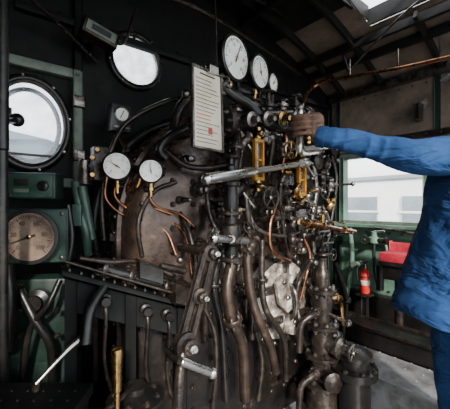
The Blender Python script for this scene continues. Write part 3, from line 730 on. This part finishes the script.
# ---------------- locomotive driver ----------------
DR=empty('locomotive_driver')
def remeshed(b,vox,smooth=6,disp=None,parent=DR,mat=None):
    ob=b.done(parent)
    m=ob.modifiers.new('r','REMESH'); m.mode='VOXEL'; m.voxel_size=vox; m.use_smooth_shade=True
    s=ob.modifiers.new('s','SMOOTH'); s.iterations=smooth; s.factor=.5
    if disp:
        t=bpy.data.textures.new('folds','CLOUDS'); t.noise_scale=disp[0]; t.noise_depth=1
        d=ob.modifiers.new('d','DISPLACE'); d.texture=t; d.strength=disp[1]; d.mid_level=.5; d.texture_coords='LOCAL'
    bpy.context.view_layer.update()
    me=bpy.data.meshes.new_from_object(ob.evaluated_get(bpy.context.evaluated_depsgraph_get()))
    ob.modifiers.clear(); ob.data=me
    me.materials.clear(); me.materials.append(M[mat])
    for p in me.polygons: p.use_smooth=True; p.material_index=0
    return ob
def loft(b,rings,m,seg=32,e=2.4):
    vs=[];fs=[]
    for (z,cx,cy,rx,ry,ti) in rings:
        for i in range(seg):
            t=2*math.pi*i/seg; c=math.cos(t); s=math.sin(t)
            x=rx*math.copysign(abs(c)**(2/e),c); y=ry*math.copysign(abs(s)**(2/e),s)
            vs.append(Vector((cx+x,cy+y,z+ti*x)))
    for j in range(len(rings)-1):
        for i in range(seg):
            k=(i+1)%seg; fs.append((j*seg+i,j*seg+k,(j+1)*seg+k,(j+1)*seg+i))
    fs.append(tuple(range(seg))[::-1]); q=(len(rings)-1)*seg; fs.append(tuple(range(q,q+seg)))
    b.add(vs,fs,m)
DX=.09
b=B('jacket')
loft(b,[(.75,.845+DX,1.34,.205,.19,-.25),(.79,.85+DX,1.34,.21,.20,-.25),(.92,.88+DX,1.34,.20,.195,-.15),(1.05,.91+DX,1.33,.185,.195,-.05),(1.2,.935+DX,1.33,.165,.2,0),(1.33,.95+DX,1.33,.15,.205,0),(1.43,.955+DX,1.33,.14,.2,0),(1.50,.965+DX,1.33,.10,.15,0),(1.545,.97+DX,1.33,.075,.085,0),(1.57,.975+DX,1.33,.065,.07,0)],'cloth')
sh=Vector((.935,1.20,1.44))
b.tube([Vector((1.02,1.30,1.44)),sh,W(422,156,1.18),W(388,150,1.24),W(350,142,1.30),W(318,136,1.345)],[.085,.080,.066,.057,.048,.040],'cloth',20,8)
# gathered cloth rolls: sleeve folds and jacket drape
def roll(pts,r): b.tube(pts,r,'cloth',8,5)
for px,py,d_,s_ in((402,153,1.21,.062),(392,151,1.23,.059),(380,149,1.25,.056),(366,146,1.27,.053),(345,141,1.31,.049),(333,139,1.325,.046)):
    c=W(px,py,d_); roll([c+Z*s_*.95+X*.012-Y*.0,c+Z*s_*.6-Y*s_*.75,c-Y*s_*1.0-X*.004,c-Z*s_*.7-Y*s_*.7-X*.014,c-Z*s_*1.0-X*.02],[.004,.008,.009,.009,.004])
for x0,z0,x1,z1 in((.86,1.38,.80,1.12),(.93,1.36,.84,.98),(.88,1.15,.74,.93),(1.0,1.3,.95,.95),(.84,1.0,.76,.82),(.95,1.0,.88,.80),(1.03,1.1,1.02,.82)):
    yy=1.33-.195; roll([Vector((x0+DX,yy+.03,z0)),Vector(((x0+x1)/2+DX,yy+.002,(z0+z1)/2)),Vector((x1+DX,yy+.008,z1))],[.006,.014,.010])
b.tube([Vector((.96+DX,1.36,1.44)),Vector((.95+DX,1.5,1.42)),Vector((.97+DX,1.56,1.25)),Vector((.97+DX,1.58,1.13)),Vector((.95+DX,1.57,1.0)),Vector((.94+DX,1.56,.9))],[.085,.078,.064,.057,.048,.043],'cloth',18,6)
b.tube([Vector((.97+DX,1.33,1.53)),Vector((.975+DX,1.33,1.60))],[.078,.07],'cloth',20)
remeshed(b,.008,4,(.13,.022),mat='cloth')
b=B('far_hand')
hp=Vector((.94+DX,1.56,.9))
b.tube([hp+Z*.02,hp-Z*.05,hp-Z*.08],[.03,.036,.034],'leather',12,4)
for i in range(4): b.tube([hp+X*(.027-.018*i)-Z*.07,hp+X*(.028-.019*i)-Z*.11,hp+X*(.022-.019*i)-Z*(.15-.006*abs(i-1)),hp+X*(.01-.018*i)-Z*(.17-.006*abs(i-1))],[.011,.0105,.0095,.008],'leather',10,4)
b.tube([hp-X*.03-Z*.03,hp-X*.05-Z*.06,hp-X*.05-Z*.1],[.014,.012,.009],'leather',10,4)
remeshed(b,.004,2,mat='leather')
b=B('cuff'); c=W(318,136,1.345); d=(W(318,136,1.345)-W(350,142,1.30)).normalized(); b.lathe(c-d*.035,d,[(.042,0),(.046,.003),(.045,.035),(.041,.04),(.036,.036)],'cloth',24); b.done(DR)
b=B('trousers'); TX=.10
loft(b,[(.74,.94+TX,1.33,.13,.17,0),(.8,.94+TX,1.33,.14,.18,0),(.92,.93+TX,1.33,.13,.16,0),(.98,.93+TX,1.33,.12,.15,0)],'cloth')
for y in(1.23,1.43):
    b.tube([Vector((.94+TX,1.33+(y-1.33)*.8,.86)),Vector((.935+TX,y,.72)),Vector((.93+TX,y,.48)),Vector((.95+TX,y,.28)),Vector((.96+TX,y,.07))],[.11,.105,.085,.075,.07],'cloth',18,6)
remeshed(b,.012,5,(.11,.018),mat='cloth')
b=B('boots')
for y in(1.23,1.43):
    b.tube([Vector((.985+TX,y,.05)),Vector((.93+TX,y,.05)),Vector((.85+TX,y,.042)),Vector((.77+TX,y,.035))],[.048,.055,.05,.032],'black',14,4); b.tube([Vector((.96+TX,y,.05)),Vector((.96+TX,y,.14))],.055,'black')
    b.box(Vector((.88+TX,y,.012)),X,Y,Z,.14,.048,.012,'black',.01)
remeshed(b,.008,3,mat='rubber')
b=B('head'); hc=Vector((1.045,1.33,1.765))
b.lathe(hc-Z*.02+Z*.0,Z,[(.02,-.12),(.05,-.105),(.062,-.07),(.07,-.02),(.078,.03),(.078,.07),(.062,.105),(.03,.125),(.001,.13)],'skin',24)
b.ball(hc+X*.025+Z*.02,.085,'skin',20); b.tube([hc-Z*.21+X*.005,hc-Z*.1+X*.01,hc-Z*.02+X*.02],[.06,.055,.06],'skin',16)
b.tube([hc-X*.065+Z*.02,hc-X*.085-Z*.012,hc-X*.092-Z*.022,hc-X*.07-Z*.03],[.008,.011,.013,.008],'skin',8)
b.ball(hc-X*.055-Z*.095,.025,'skin'); b.tube([hc-X*.07-Z*.055-Y*.02,hc-X*.078-Z*.055,hc-X*.07-Z*.055+Y*.02],.007,'skin')
for s in(-1,1): b.tube([hc+Y*s*.078+Z*.015+X*.01,hc+Y*s*.088-Z*.005+X*.015,hc+Y*s*.078-Z*.03+X*.005],[.01,.012,.008],'skin',8)
remeshed(b,.006,4,mat='skin')
b=B('face_and_cap')
for s in(-1,1): b.ball(hc-X*.066+Y*s*.03+Z*.0,.011,'white'); b.ball(hc-X*.073+Y*s*.03,.006,'ink'); b.tube([hc-X*.076+Y*s*.015+Z*.02,hc-X*.078+Y*s*.03+Z*.024,hc-X*.068+Y*s*.045+Z*.02],.004,'hair',6)
b.lathe(hc+X*.02+Z*.0,Z,[(.092,-.03),(.096,.0),(.09,.03)],'hair',24)
b.lathe(hc+X*.015+Z*.03,Z+X*.1,[(.1,0),(.103,.03),(.118,.06),(.112,.085),(.06,.1),(.001,.102)],'cap',28)
b.prism(hc+Z*.028-X*.06,-X-Z*.2,Y,Z,[(0,-.085)]+[(.075*math.cos(t*math.pi/10-math.pi/2),.08*math.sin(t*math.pi/10-math.pi/2)) for t in range(11)]+[(0,.085)],.006,'cap')
b.done(DR)
def hand(G,wr,parent):
    b=B('gloved_hand'); xd=Vector((wr.x-G.x,wr.y-G.y,0)).normalized(); yd=Vector((-xd.y,xd.x,0))
    if yd.y<0: yd=-yd
    for i,(l,r) in enumerate([(1.0,.0105),(1.06,.0108),(1.0,.0104),(.85,.0092)]):
        z=(1.5-i)*.0235
        k0=G+xd*.040-yd*.020+Z*z
        P=[G+xd*.06-yd*.012+Z*z*.95,k0,G+xd*.018-yd*.034+Z*(z-.002),G-xd*.014-yd*.030+Z*(z-.003),G-xd*.030*l-yd*.006+Z*(z-.004),G-xd*.022*l+yd*.014*l+Z*(z-.004)]
        b.tube(P,[r*1.2,r*1.1,r*.97,r*1.0,r*.95,r*.8],'leather',12,5); b.ball(k0,r*1.25,'leather')
        b.tube([wr+Z*z*.55,G+xd*.08+Z*z*.85-yd*.004,k0+xd*.005],[.019,.0175,.014],'leather',12,4)
    b.tube([wr+Z*.01,G+xd*.06+yd*.02+Z*.02,G+xd*.035+yd*.033+Z*.030,G+xd*.004+yd*.034+Z*.034,G-xd*.018+yd*.024+Z*.034],[.02,.019,.0145,.0125,.0105],'leather',12,5)
    b.tube([wr+xd*.03,wr,G+xd*.07],[.034,.032,.03],'leather',16,4)
    return remeshed(b,.0026,2,mat='leather')
hand(G,W(318,136,1.345),DR)

# ---------------- light ----------------
w=bpy.data.worlds.new('sky'); bpy.context.scene.world=w; w.use_nodes=True
bg=w.node_tree.nodes['Background']; bg.inputs[0].default_value=(.88,.94,1,1); bg.inputs[1].default_value=4.2
sd=bpy.data.lights.new('sun','SUN'); sd.energy=8; sd.angle=math.radians(5); sd.color=(1,.95,.87)
so=bpy.data.objects.new('sun',sd); bpy.context.scene.collection.objects.link(so)
so.rotation_euler=Vector((-.15,.8,-.42)).to_track_quat('-Z','Y').to_euler()
cd=bpy.data.cameras.new('camera'); cd.sensor_width=36; cd.lens=36*F/450; cd.clip_start=.02
co=bpy.data.objects.new('camera',cd); bpy.context.scene.collection.objects.link(co)
co.location=(0,0,EYE); co.rotation_euler=(math.pi/2,0,0); bpy.context.scene.camera=co
